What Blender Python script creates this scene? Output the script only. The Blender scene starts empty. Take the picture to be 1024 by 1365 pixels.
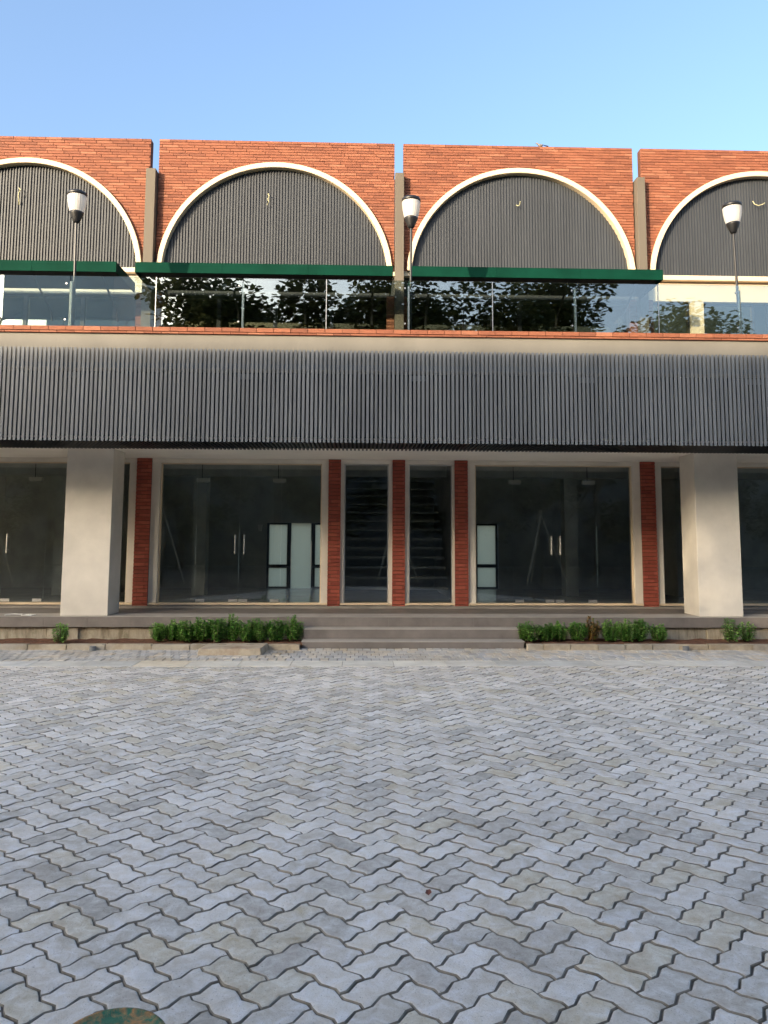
import bpy, math, random
from mathutils import Vector, Matrix, noise
S = bpy.context.scene
COL = S.collection
rnd = random.Random(7)
U = rnd.uniform

# ------------------------------------------------------------------ camera
PX, PY0, EYE = 1025.0, 617.0, 1.447
PITCH, YAW, ROLL = math.atan(.1004), math.radians(1.7), math.radians(.25)
FW = Vector((math.sin(YAW)*math.cos(PITCH), math.cos(YAW)*math.cos(PITCH), math.sin(PITCH)))
R0 = Vector((math.cos(YAW), -math.sin(YAW), 0)); U0 = R0.cross(FW)
RT = R0*math.cos(ROLL)+U0*math.sin(ROLL); UP = -R0*math.sin(ROLL)+U0*math.cos(ROLL)
cam = bpy.data.cameras.new('camera'); co = bpy.data.objects.new('camera', cam); COL.objects.link(co)
cam.sensor_fit = 'VERTICAL'; cam.sensor_height = 24; cam.lens = 24*PX/1365
cam.shift_y = -(682.5-PY0)/1365; cam.clip_start = .05; cam.clip_end = 3000
mt = Matrix((RT, UP, -FW)).transposed().to_4x4(); mt.translation = (0, 0, EYE)
co.matrix_world = mt; S.camera = co

# ------------------------------------------------------------------ light
SAZ, SEL = 42, 12.9
w = bpy.data.worlds.new('World'); S.world = w; w.use_nodes = True
nt = w.node_tree
sky = nt.nodes.new('ShaderNodeTexSky'); sky.sky_type = 'NISHITA'; sky.sun_disc = False
sky.sun_elevation = math.radians(SEL); sky.sun_rotation = math.radians(180+SAZ)
sky.air_density = 1.0; sky.dust_density = 7.0; sky.ozone_density = 2.5
nt.links.new(sky.outputs[0], nt.nodes['Background'].inputs[0])
nt.nodes['Background'].inputs[1].default_value = .15
sl = bpy.data.lights.new('sun', 'SUN'); sl.energy = 2.25; sl.angle = math.radians(.6); sl.color = (1, .82, .58)
so = bpy.data.objects.new('sun', sl); COL.objects.link(so)
sd = Vector((-math.sin(math.radians(SAZ))*math.cos(math.radians(SEL)), -math.cos(math.radians(SAZ))*math.cos(math.radians(SEL)), math.sin(math.radians(SEL))))
so.rotation_euler = sd.to_track_quat('Z', 'Y').to_euler()
vs = S.view_settings; vs.view_transform = 'Standard'; vs.look = 'None'; vs.gamma = 1; vs.use_curve_mapping = False
vs.exposure = 1.98

# ------------------------------------------------------------------ materials
def newmat(name):
    m = bpy.data.materials.new(name); m.use_nodes = True
    t = m.node_tree
    return m, t, t.nodes['Principled BSDF']
def ramp(t, fac, stops):
    r = t.nodes.new('ShaderNodeValToRGB'); e = r.color_ramp.elements
    e[0].position, e[0].color = stops[0][0], (*stops[0][1], 1); e[1].position, e[1].color = stops[-1][0], (*stops[-1][1], 1)
    for p, c in stops[1:-1]:
        k = e.new(p); k.color = (*c, 1)
    t.links.new(fac, r.inputs[0]); return r.outputs[0]
def tex(t, scale, detail=4, rough=.6, stretch=None, dist=0):
    tc = t.nodes.new('ShaderNodeTexCoord'); n = t.nodes.new('ShaderNodeTexNoise')
    src = tc.outputs['Object']
    g = t.nodes.new('ShaderNodeNewGeometry'); src = g.outputs['Position']
    if stretch:
        mp = t.nodes.new('ShaderNodeMapping'); mp.inputs['Scale'].default_value = stretch
        t.links.new(src, mp.inputs[0]); src = mp.outputs[0]
    t.links.new(src, n.inputs['Vector'])
    n.inputs['Scale'].default_value = scale; n.inputs['Detail'].default_value = detail; n.inputs['Roughness'].default_value = rough
    n.inputs['Distortion'].default_value = dist
    return n.outputs['Fac']
def mix(t, mode, fac, a, b):
    m = t.nodes.new('ShaderNodeMix'); m.data_type = 'RGBA'; m.blend_type = mode
    for inp, v in ((m.inputs[0], fac), (m.inputs[6], a), (m.inputs[7], b)):
        if hasattr(v, 'is_output'): t.links.new(v, inp)
        elif isinstance(v, tuple): inp.default_value = (*v, 1)
        else: inp.default_value = v
    return m.outputs[2]
def bump(t, b, h, dist, strength=1.0):
    n = t.nodes.new('ShaderNodeBump'); n.inputs['Distance'].default_value = dist; n.inputs['Strength'].default_value = strength
    t.links.new(h, n.inputs['Height']); t.links.new(n.outputs[0], b.inputs['Normal'])
def piecerand(t):
    """one random number per piece: the object's own, plus the 'tint' attribute of joined pieces"""
    oi = t.nodes.new('ShaderNodeObjectInfo'); at = t.nodes.new('ShaderNodeAttribute'); at.attribute_name = 'tint'
    a = t.nodes.new('ShaderNodeMath'); a.operation = 'ADD'; t.links.new(oi.outputs['Random'], a.inputs[0]); t.links.new(at.outputs['Fac'], a.inputs[1])
    f = t.nodes.new('ShaderNodeMath'); f.operation = 'FRACT'; t.links.new(a.outputs[0], f.inputs[0])
    return f.outputs[0]
def plain(name, col, rough=.7, var=.12, scale=3, stretch=None, bmp=0, bscale=60, metal=0, spec=None):
    m, t, b = newmat(name)
    f = tex(t, scale, 5, .6, stretch)
    lo = tuple(c*(1-var*1.6) for c in col); hi = tuple(min(1, c*(1+var)) for c in col)
    t.links.new(ramp(t, f, [(.3, lo), (.7, hi)]), b.inputs['Base Color'])
    b.inputs['Roughness'].default_value = rough; b.inputs['Metallic'].default_value = metal
    if spec is not None: b.inputs['Specular IOR Level'].default_value = spec
    if bmp: bump(t, b, tex(t, bscale, 4, .7), bmp)
    return m
def brickmat(name, stops):
    m, t, b = newmat(name)
    base = ramp(t, piecerand(t), stops)
    st = ramp(t, tex(t, 9, 5, .75, (1, 1, 6)), [(.28, (.5, .44, .4)), (.5, (1, 1, 1)), (.8, (1.2, 1.15, 1.1))])
    c = mix(t, 'MULTIPLY', .8, base, st)
    c = mix(t, 'MULTIPLY', .5, c, ramp(t, tex(t, 1.1, 4, .6), [(.3, (.75, .72, .7)), (.65, (1.1, 1.1, 1.1))]))
    t.links.new(c, b.inputs['Base Color']); b.inputs['Roughness'].default_value = .82
    bump(t, b, tex(t, 90, 4, .7, (1, 1, 2)), .002)
    return m
M = {}
M['brick'] = brickmat('terracotta_brick', [(0, (.165, .055, .029)), (.2, (.205, .067, .034)), (.75, (.24, .083, .042)), (1, (.29, .115, .064))])
M['pier_brick'] = brickmat('dark_red_brick', [(0, (.24, .048, .030)), (.5, (.31, .068, .042)), (1, (.37, .092, .056))])
M['mortar'] = plain('brick_mortar', (.11, .040, .022), .95)
M['cream'] = plain('cream_paint', (.66, .53, .37), .65, .05, 2, None, .0006, 40)
M['plaster'] = plain('beige_plaster', (.68, .63, .55), .75, .11, 1.3, None, .001, 50)
M['white'] = plain('white_ceiling_paint', (.90, .86, .78), .8, .05, 1.2)
M['beam'] = plain('grey_beam_paint', (.19, .178, .155), .8, .12, 1.0, (1, 1, .4), .0008, 30)
M['pilaster'] = plain('taupe_paint', (.115, .097, .075), .8, .08, 2, (1, 1, .3))
M['slat'] = plain('dark_grey_slat_paint', (.150, .166, .186), .45, .14, 1.4, (1, 1, .6), 0)
M['slat_up'] = plain('weathered_grey_slat', (.040, .042, .046), .55, .25, 3, (4, 4, .35), 0)
def slatpaint(name, col, rough, v=.16):
    m, t, b = newmat(name)
    c = ramp(t, piecerand(t), [(0, tuple(x*(1-v) for x in col)), (.5, col), (1, tuple(x*(1+v) for x in col))])
    c = mix(t, 'MULTIPLY', .8, c, ramp(t, tex(t, 1.6, 6, .7, (1, 1, .35)), [(.3, (.72, .72, .72)), (.7, (1.18, 1.17, 1.14))]))
    t.links.new(c, b.inputs['Base Color']); b.inputs['Roughness'].default_value = rough; return m
M['slat'] = slatpaint('dark_grey_slat_paint', (.122, .136, .156), .42, .10)
M['slat_up'] = slatpaint('weathered_grey_slat', (.044, .049, .057), .5, .05)
M['slat_back'] = plain('dark_backing', (.03, .03, .031), .7)
M['reflection_panel'] = plain('olive_reflection_colour', (.27, .235, .145), .8, .15, 1.5)  # panel colour stands in for the olive reflection in the upper panes
M['pale_reflection_panel'] = plain('milky_reflection_colour', (.66, .66, .60), .8, .1, 1.5)  # panel colour stands in for milky sky reflected in the left bay
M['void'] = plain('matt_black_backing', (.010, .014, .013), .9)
M['green'] = plain('dark_green_awning_sheet', (.003, .036, .023), .7, .15, 2.5, (1, 1, 1), 0, 60, 0, .04)
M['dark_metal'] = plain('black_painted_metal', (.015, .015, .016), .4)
M['steel'] = plain('brushed_steel', (.62, .62, .6), .35, .08, 20, None, 0, 60, 1)
M['tile'] = plain('grey_step_tile', (.185, .162, .145), .6, .16, 3.5, None, .0008, 80)
M['tile_dark'] = plain('dark_grey_tile', (.25, .225, .20), .5, .12, 4, None, .0005, 80)
M['tile_edge'] = plain('pale_tile_nosing', (.40, .37, .335), .6, .1, 4)
M['room'] = plain('interior_wall_paint', (.55, .55, .52), .85)
M['floor_in'] = plain('interior_floor_tile', (.45, .46, .45), .2)
M['soil'] = plain('reddish_soil', (.17, .075, .04), .95, .35, 14, None, .02, 30)
M['leaf_dead'] = plain('dried_leaf', (.16, .05, .03), .7)
M['cable'] = plain('white_cable_sheath', (.75, .75, .72), .5)
M['conduit'] = plain('yellowed_conduit', (.55, .52, .3), .5)
M['bark'] = plain('tree_bark', (.13, .10, .07), .9, .3, 8, (1, 1, .3), .01, 20)
M['bamboo'] = plain('bamboo_pole', (.75, .62, .42), .6, .15, 6)
M['feather'] = plain('grey_feathers', (.2, .18, .17), .8)
M['far_wall'] = plain('opposite_wall_paint', (.20, .19, .165), .85, .1, .4)
M['glow_block_wall'] = plain('pale_glow_block', (.85, .85, .78), .85, .05, .4)  # for the unseen block added to hide sun glow from the railing
M['far_roof'] = plain('opposite_roof_tile', (.25, .12, .08), .8)
M['joint'] = plain('dirty_joint_face', (.27, .24, .195), .95, .35, 12)
M['kerb'] = None

def concrete(name, col, dirt, sc=2.0, tinted=False, moss=None, stretch=None):
    m, t, b = newmat(name)
    f = tex(t, sc*3, 6, .65, stretch)
    c = ramp(t, f, [(.25, tuple(x*.72 for x in col)), (.5, col), (.8, tuple(min(1, x*1.2) for x in col))])
    c = mix(t, 'MIX', ramp(t, tex(t, sc, 5, .7, stretch), [(.48, (0, 0, 0)), (.68, (1, 1, 1))]), c, dirt)
    if moss: c = mix(t, 'MIX', ramp(t, tex(t, sc*1.7, 5, .7), [(.55, (0, 0, 0)), (.75, (.8, .8, .8))]), c, moss)
    if tinted:
        c = mix(t, 'MULTIPLY', .9, c, ramp(t, piecerand(t), [(0, (.7, .72, .76)), (.5, (1, .98, .95)), (.8, (1.05, .95, .8)), (1, (.85, .88, .95))]))
    t.links.new(c, b.inputs['Base Color']); b.inputs['Roughness'].default_value = .88
    bump(t, b, tex(t, 70, 5, .75), .003)
    return m
M['kerb'] = concrete('kerb_concrete', (.42, .38, .31), (.26, .215, .15), 2, True)
M['plinth'] = concrete('stained_plinth_concrete', (.40, .36, .28), (.20, .165, .115), 3, True, (.14, .14, .07), (3, 1, .6))
M['cover'] = concrete('raw_concrete', (.46, .39, .29), (.30, .20, .13), 2.5)
M['slab'] = concrete('channel_slab_concrete', (.76, .73, .64), (.62, .57, .47), 1.2, True)
M['block'] = concrete('small_block_concrete', (.58, .56, .52), (.45, .39, .30), 1.2, True)
M['ground'] = concrete('far_ground', (.45, .43, .38), (.36, .32, .26), .3)
M['sand'] = plain('joint_sand', (.17, .145, .115), .95, .35, 10, None, .003, 120)

# concrete paver: grey to blue-grey stones, some tan, worn pale patches, dark pits, dirty rims
m, t, b = newmat('interlocking_paver_concrete')
pr = piecerand(t)
c = ramp(t, pr, [(0, (.50, .465, .405)), (.14, (.61, .57, .505)), (.42, (.70, .65, .58)), (.70, (.78, .73, .655)), (.76, (.67, .61, .505)), (.87, (.63, .565, .44)), (.91, (.70, .63, .505)), (.94, (.55, .51, .45)), (.97, (.75, .70, .63)), (1, (.85, .80, .73))])
big = tex(t, .45, 3, .55)
c = mix(t, 'MULTIPLY', .45, c, ramp(t, big, [(.3, (.82, .81, .79)), (.7, (1.12, 1.12, 1.12))]))
wn = tex(t, 14, 6, .7, None, .6)
c = mix(t, 'OVERLAY', .6, c, ramp(t, wn, [(.3, (.25, .24, .23)), (.5, (.5, .5, .5)), (.72, (.85, .86, .9))]))
sp = tex(t, 160, 3, .6)
c = mix(t, 'MULTIPLY', .8, c, ramp(t, sp, [(.30, (.35, .33, .3)), (.38, (1, 1, 1)), (.66, (1, 1, 1)), (.74, (1.2, 1.2, 1.2))]))
t.links.new(c, b.inputs['Base Color']); b.inputs['Roughness'].default_value = .85
sc2 = ramp(t, tex(t, 5, 7, .75, None, 1.2), [(.56, (0, 0, 0)), (.72, (1, 1, 1))])
c = mix(t, 'MIX', mix(t, 'MULTIPLY', 1.0, sc2, (.38, .38, .38)), c, (.82, .80, .76))
c = mix(t, 'MULTIPLY', .5, c, ramp(t, tex(t, 2.6, 6, .7, None, .5), [(.34, (.66, .64, .60)), (.5, (1.06, 1.06, 1.06))]))
t.links.new(c, b.inputs['Base Color'])
bump(t, b, tex(t, 110, 6, .8), .006)
M['paver'] = m

def glassmat(name, tint, base, rough=0.0, gcol=(.93, .97, 1)):
    m = bpy.data.materials.new(name); m.use_nodes = True; t = m.node_tree; t.nodes.remove(t.nodes['Principled BSDF'])
    tr = t.nodes.new('ShaderNodeBsdfTransparent'); tr.inputs[0].default_value = (*tint, 1)
    gl = t.nodes.new('ShaderNodeBsdfGlossy'); gl.inputs['Roughness'].default_value = rough; gl.inputs[0].default_value = (*gcol, 1)
    lw = t.nodes.new('ShaderNodeFresnel'); lw.inputs[0].default_value = 1.5
    a = t.nodes.new('ShaderNodeMath'); a.operation = 'ADD'; a.use_clamp = True; a.inputs[1].default_value = base; t.links.new(lw.outputs[0], a.inputs[0])
    mx = t.nodes.new('ShaderNodeMixShader'); t.links.new(a.outputs[0], mx.inputs[0]); t.links.new(tr.outputs[0], mx.inputs[1]); t.links.new(gl.outputs[0], mx.inputs[2])
    t.links.new(mx.outputs[0], t.nodes['Material Output'].inputs[0]); return m
M['shop_glass'] = glassmat('tinted_shop_glass', (.88, .90, .88), .02)
M['rail_glass'] = glassmat('clear_railing_glass', (.80, .87, .84), .17, 0, (.80, .84, .86))
M['upper_glass'] = glassmat('upper_window_glass', (.55, .55, .48), .04, 0, (.85, .68, .40))

m, t, b = newmat('frosted_glass'); b.inputs['Base Color'].default_value = (.70, .74, .71, 1); b.inputs['Roughness'].default_value = .4
tl = t.nodes.new('ShaderNodeBsdfTranslucent'); tl.inputs[0].default_value = (.96, .88, .72, 1); mx = t.nodes.new('ShaderNodeMixShader'); mx.inputs[0].default_value = .9
t.links.new(b.outputs[0], mx.inputs[1]); t.links.new(tl.outputs[0], mx.inputs[2]); t.links.new(mx.outputs[0], t.nodes['Material Output'].inputs[0]); M['frosted'] = m
m, t, b = newmat('ribbed_lamp_diffuser'); b.inputs['Base Color'].default_value = (.82, .80, .76, 1); b.inputs['Roughness'].default_value = .25
tl = t.nodes.new('ShaderNodeBsdfTranslucent'); tl.inputs[0].default_value = (.9, .88, .84, 1); mx = t.nodes.new('ShaderNodeMixShader'); mx.inputs[0].default_value = .45
t.links.new(b.outputs[0], mx.inputs[1]); t.links.new(tl.outputs[0], mx.inputs[2]); t.links.new(mx.outputs[0], t.nodes['Material Output'].inputs[0]); M['diffuser'] = m

def leafmat(name, dark, light, extra=None):
    m, t, b = newmat(name)
    stops = [(0, dark), (.6, light), (1, extra or tuple(x*1.3 for x in light))]
    c = ramp(t, piecerand(t), stops)
    t.links.new(c, b.inputs['Base Color']); b.inputs['Roughness'].default_value = .42
    tl = t.nodes.new('ShaderNodeBsdfTranslucent'); t.links.new(c, tl.inputs[0])
    mx = t.nodes.new('ShaderNodeMixShader'); mx.inputs[0].default_value = .22
    t.links.new(b.outputs[0], mx.inputs[1]); t.links.new(tl.outputs[0], mx.inputs[2]); t.links.new(mx.outputs[0], t.nodes['Material Output'].inputs[0])
    return m
M['shrub_leaf'] = leafmat('glossy_shrub_leaf', (.05, .16, .022), (.15, .36, .06), (.34, .56, .13))
M['shrub_leaf_red'] = leafmat('reddish_young_leaf', (.08, .16, .025), (.25, .15, .04), (.36, .18, .05))
M['tree_leaf'] = leafmat('broad_tree_leaf', (.07, .085, .03), (.13, .14, .05))

m, t, b = newmat('green_paint_with_rust')
f = ramp(t, tex(t, 16, 6, .7, (1, .6, 1), 1.0), [(.46, (0, 0, 0)), (.6, (1, 1, 1))])
c = mix(t, 'MIX', f, (.02, .13, .065), (.42, .20, .06))
c = mix(t, 'MULTIPLY', .7, c, ramp(t, tex(t, 45, 5, .7), [(.35, (.45, .45, .4)), (.6, (1.1, 1.1, 1.1))]))
t.links.new(c, b.inputs['Base Color']); b.inputs['Roughness'].default_value = .5; bump(t, b, tex(t, 60, 4, .7), .002); M['bollard'] = m

# ------------------------------------------------------------------ helpers
WL = {}
def wl(o): return WL.get(o.name, Vector((0, 0, 0)))
def link(name, data, parent=None, loc=(0, 0, 0)):
    o = bpy.data.objects.new(name, data); COL.objects.link(o); loc = Vector(loc)
    if parent: o.parent = parent; o.location = loc-wl(parent)
    else: o.location = loc
    WL[o.name] = loc; return o
def tag(o, label=None, cat=None, group=None, kind=None):
    for k, v in (('label', label), ('category', cat), ('group', group), ('kind', kind)):
        if v: o[k] = v
    return o
def thing(name, label, cat, loc=(0, 0, 0), group=None):
    return tag(link(name, None, None, loc), label, cat, group)
def f_is_side(v, f):
    """upright face of a paver (the joint wall)"""
    if len(f) != 4: return False
    a, b, c = Vector(v[f[0]]), Vector(v[f[1]]), Vector(v[f[2]])
    n = (b-a).cross(c-a)
    return n.length > 0 and abs(n.z) < .66*n.length
class MB:
    def __init__(s): s.v = []; s.f = []; s.tint = []; s.smooth = False
    def poly(s, vs, fs, tint=None):
        n = len(s.v); s.v += [tuple(v) for v in vs]; s.f += [tuple(i+n for i in f) for f in fs]
        s.tint += [0 if tint is None else tint]*len(fs); return s
    def box(s, x0, x1, y0, y1, z0, z1, tint=None):
        return s.poly([(x0, y0, z0), (x1, y0, z0), (x1, y1, z0), (x0, y1, z0), (x0, y0, z1), (x1, y0, z1), (x1, y1, z1), (x0, y1, z1)],
                      [(0, 3, 2, 1), (4, 5, 6, 7), (0, 1, 5, 4), (1, 2, 6, 5), (2, 3, 7, 6), (3, 0, 4, 7)], tint)
    def lathe(s, c, prof, n=20, tint=None):
        vs = []; fs = []
        for r, z in prof:
            for k in range(n):
                a = 2*math.pi*k/n; vs.append((c[0]+r*math.cos(a), c[1]+r*math.sin(a), c[2]+z))
        for i in range(len(prof)-1):
            for k in range(n):
                q = (k+1) % n; fs.append((i*n+k, i*n+q, (i+1)*n+q, (i+1)*n+k))
        fs.append(tuple(reversed(range(n)))); fs.append(tuple(range((len(prof)-1)*n, len(prof)*n)))
        return s.poly(vs, fs, tint)
    def tube(s, pts, rad, n=8, tint=None):
        pts = [Vector(p) for p in pts]; vs = []; fs = []
        for i, p in enumerate(pts):
            d = (pts[min(i+1, len(pts)-1)]-pts[max(i-1, 0)]).normalized()
            a = d.cross(Vector((0, 0, 1)) if abs(d.z) < .9 else Vector((1, 0, 0))).normalized(); bb = d.cross(a)
            r = rad[i] if isinstance(rad, (list, tuple)) else rad
            for k in range(n):
                q = 2*math.pi*k/n; vs.append(p+a*(r*math.cos(q))+bb*(r*math.sin(q)))
        for i in range(len(pts)-1):
            for k in range(n):
                q = (k+1) % n; fs.append((i*n+k, i*n+q, (i+1)*n+q, (i+1)*n+k))
        fs.append(tuple(range(n))); fs.append(tuple(reversed(range((len(pts)-1)*n, len(pts)*n))))
        return s.poly(vs, fs, tint)
    def mesh(s, name, mat, pivot=(0, 0, 0), bevel=0):
        me = bpy.data.meshes.new(name); p = pivot
        me.from_pydata([(v[0]-p[0], v[1]-p[1], v[2]-p[2]) for v in s.v], [], s.f)
        if any(s.tint):
            a = me.attributes.new('tint', 'FLOAT', 'FACE'); a.data.foreach_set('value', s.tint)
        me.materials.append(mat)
        if s.smooth: me.polygons.foreach_set('use_smooth', [True]*len(me.polygons))
        me.update(); return me
    def dirty_sides(s, me):
        me.materials.append(M['joint'])
        mi = [1 if max(s.v[i][2] for i in f) < s.v[f[0]][2]+.0115 and f_is_side(s.v, f) else 0 for f in s.f]
        me.polygons.foreach_set('material_index', mi); return me
    def build(s, name, mat, parent=None, loc=None, bevel=0):
        if loc is None: loc = wl(parent) if parent else Vector((0, 0, 0))
        o = link(name, s.mesh(name, mat, loc), parent, loc)
        if bevel:
            bm = o.modifiers.new('edge', 'BEVEL'); bm.width = bevel; bm.segments = 2; bm.limit_method = 'ANGLE'
        return o
def bx(name, mat, parent, x0, x1, y0, y1, z0, z1, bevel=0):
    return MB().box(x0, x1, y0, y1, z0, z1).build(name, mat, parent, None, bevel)
def project(X, Y, Z):
    v = Vector((X, Y, Z-EYE)); c = v.dot(FW)
    if c < .1: return None
    return 512+PX*v.dot(RT)/c, PY0-PX*v.dot(UP)/c, c
def inview(X, Y, Z, m=25):
    q = project(X, Y, Z); return q and -m < q[0] < 1024+m and -m < q[1] < 1365+m
def copy_tree(o, parent=None):
    c = o.copy(); COL.objects.link(c)
    if parent: c.parent = parent
    for ch in [k for k in bpy.data.objects if k.parent == o]: copy_tree(ch, c)
    return c

# unit brick (1 x 1 x 1, centred front face at y=0), bevelled edges, a few slightly uneven variants
def brick_mesh(name, mat, seed):
    r = random.Random(seed); e = .035
    def ring(y, ix, iz, j): return [(-.5+ix+r.uniform(-j, j), y, -.5+iz+r.uniform(-j, j)), (.5-ix+r.uniform(-j, j), y, -.5+iz+r.uniform(-j, j)), (.5-ix+r.uniform(-j, j), y, .5-iz+r.uniform(-j, j)), (-.5+ix+r.uniform(-j, j), y, .5-iz+r.uniform(-j, j))]
    v = ring(1, 0, 0, 0)+ring(.12, 0, 0, 0)+ring(0, .012, .07, .008)
    f = [(0, 3, 2, 1)]+[(a, (a+1) % 4, 4+(a+1) % 4, 4+a) for a in range(4)]+[(4+a, 4+(a+1) % 4, 8+(a+1) % 4, 8+a) for a in range(4)]+[(8, 9, 10, 11)]
    f = [tuple(reversed(q)) for q in f[1:]]+[(0, 1, 2, 3)]
    return MB().poly(v, f).mesh(name, mat)
BM = {k: [brick_mesh('brick', M[k], 30+i) for i in range(4)] for k in ('brick', 'pier_brick')}
def lay_bricks(parent, kind, rects, y, depth, limit=300):
    """rects = (x0, x1, z0, z1) on a wall facing -Y; nearest the picture first become parts, the rest one joined part"""
    def key(r):
        q = project((r[0]+r[1])/2, y, (r[2]+r[3])/2)
        ins = q and -10 < q[0] < 1034 and -10 < q[1] < 1375
        return (0 if ins else 1, -(r[1]-r[0])*(r[3]-r[2]))
    rects = sorted(rects, key=key)
    for i, (x0, x1, z0, z1) in enumerate(rects[:limit]):
        o = link('brick', rnd.choice(BM[kind]), parent, ((x0+x1)/2, y+U(-.0022, .0022), (z0+z1)/2))
        o.scale = (x1-x0, depth, z1-z0)
    rest = rects[limit:]
    if rest:
        mb = MB()
        for x0, x1, z0, z1 in rest:
            j = U(-.0022, .0022); e = .0025
            mb.poly([(x0, y+j+.005, z0), (x1, y+j+.005, z0), (x1, y+j+.005, z1), (x0, y+j+.005, z1), (x0+e, y+j, z0+e), (x1-e, y+j, z0+e), (x1-e, y+j, z1-e), (x0+e, y+j, z1-e),
                     (x0, y+depth, z0), (x1, y+depth, z0), (x1, y+depth, z1), (x0, y+depth, z1)],
                    [(4, 5, 6, 7), (0, 1, 5, 4), (1, 2, 6, 5), (2, 3, 7, 6), (3, 0, 4, 7), (8, 9, 1, 0), (9, 10, 2, 1), (10, 11, 3, 2), (11, 8, 0, 3)], U(.01, .99))
        tag(mb.build('bricks', M[kind], parent), kind='stuff')

# ------------------------------------------------------------------ ground
g = MB().poly([(-900, -900, -.035), (900, -900, -.035), (900, 900, -.035), (-900, 900, -.035)], [(0, 1, 2, 3)]).build('ground', M['ground']); tag(g, kind='structure')
plaza = MB().poly([(-40, -16, -.009), (40, -16, -.009), (40, 9.05, -.009), (-40, 9.05, -.009)], [(0, 1, 2, 3)]).build('plaza_pavement', M['sand']); tag(plaza, kind='structure')
WU = .1125; AMP = -.078; SEG = [(0, 0), (.25, AMP), (.75, -AMP)]
def outline(vert):
    """2x1 cell paver whose every unit edge carries the same S-shaped wave"""
    H = lambda x, y, r: [((x+(1-a) if r else x+a), y+(s if not r else (-0 if a == 0 else 0))) for a, s in SEG]
    def edge(p, q):
        out = []
        for a, s in ((0, 0), (.25, 1), (.75, -1)):
            x = p[0]+(q[0]-p[0])*a; y = p[1]+(q[1]-p[1])*a
            if a:
                if p[1] == q[1]:
                    fr = x-min(p[0], q[0]); y += AMP if fr < .5 else -AMP
                else:
                    fr = y-min(p[1], q[1]); x += -AMP if fr < .5 else AMP
            out.append((x, y))
        return out
    cs = [(0, 0), (1, 0), (2, 0), (2, 1), (1, 1), (0, 1)] if not vert else [(0, 0), (1, 0), (1, 1), (1, 2), (0, 2), (0, 1)]
    o = []
    for i in range(6): o += edge(cs[i], cs[(i+1) % 6])
    return o
def inset(pts, d):
    n = len(pts); out = []
    for i in range(n):
        a, b, c = Vector(pts[i-1]), Vector(pts[i]), Vector(pts[(i+1) % n])
        n1 = (b-a); n1 = Vector((-n1.y, n1.x)); n1 = n1.normalized() if n1.length > 1e-9 else n1
        n2 = (c-b); n2 = Vector((-n2.y, n2.x)); n2 = n2.normalized() if n2.length > 1e-9 else n2
        m_ = n1+n2
        if m_.length < 1e-6: m_ = n1
        k = d/max(.45, (1+n1.dot(n2))/2)**.5
        out.append(tuple(b+m_.normalized()*k))
    return out
def paver_geo(pts, r):
    """pts: outline in metres, local; returns verts, faces (worn rounded rim)"""
    n = len(pts); j = .0016
    a = inset(pts, .0030); b_ = inset(pts, .0058); c_ = inset(pts, .0125)
    jit = [(r.uniform(-j, j), r.uniform(-j, j)) for _ in range(n)]
    v = [(p[0]+q[0], p[1]+q[1], -.016) for p, q in zip(a, jit)]+[(p[0]+q[0], p[1]+q[1], -.006) for p, q in zip(a, jit)]
    v += [(p[0]+q[0], p[1]+q[1], -.0018) for p, q in zip(b_, jit)]+[(p[0], p[1], 0) for p in c_]
    f = []
    for k in range(3):
        for i in range(n): f.append((k*n+i, k*n+(i+1) % n, (k+1)*n+(i+1) % n, (k+1)*n+i))
    f.append(tuple(range(3*n, 4*n)))
    return v, f
OUT = {k: [(x*WU, y*WU) for x, y in outline(k)] for k in (False, True)}
CEN = {False: (WU, WU/2), True: (WU/2, WU)}
ANG = math.radians(45-.86); ca, sa = math.cos(ANG), math.sin(ANG)
ORG = (-.018, 0)
def g2w(x, y): return (ORG[0]+ca*x-sa*y, ORG[1]+sa*x+ca*y)
PM = {}
for k in (False, True):
    for i in range(3):
        cx_, cy_ = CEN[k]; v, f = paver_geo([(p[0]-cx_, p[1]-cy_) for p in OUT[k]], random.Random(90+i))
        v = [(ca*x-sa*y, sa*x+ca*y, z) for x, y, z in v]
        q_ = MB().poly(v, f); PM[(k, i)] = q_.dirty_sides(q_.mesh('paver', M['paver']))
cells = []
for i in range(-10, 150):
    for jx in range(-75, 150):
        k = (i-jx) % 4
        if k not in (0, 3): continue
        vert = (k == 3); cc = CEN[vert]
        X, Y = g2w(i*WU+cc[0], jx*WU+cc[1])
        if .7 < Y < 9.17 and abs(X-.03*Y) < .58*Y+1.1: cells.append((X, Y, vert, i, jx))
def clipy(pts, ymax):
    out = []
    for i in range(len(pts)):
        p, q = pts[i-1], pts[i]
        if (p[1] <= ymax) != (q[1] <= ymax):
            s_ = (ymax-p[1])/(q[1]-p[1]); out.append((p[0]+(q[0]-p[0])*s_, ymax))
        if q[1] <= ymax: out.append(q)
    return out
cells.sort(key=lambda c: (0 if inview(c[0], c[1], 0, 45) else 1, c[1]))
field = MB()
def undul(X, Y): return .005*noise.noise(Vector((X*1.1, Y*1.1, 3)))
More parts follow.
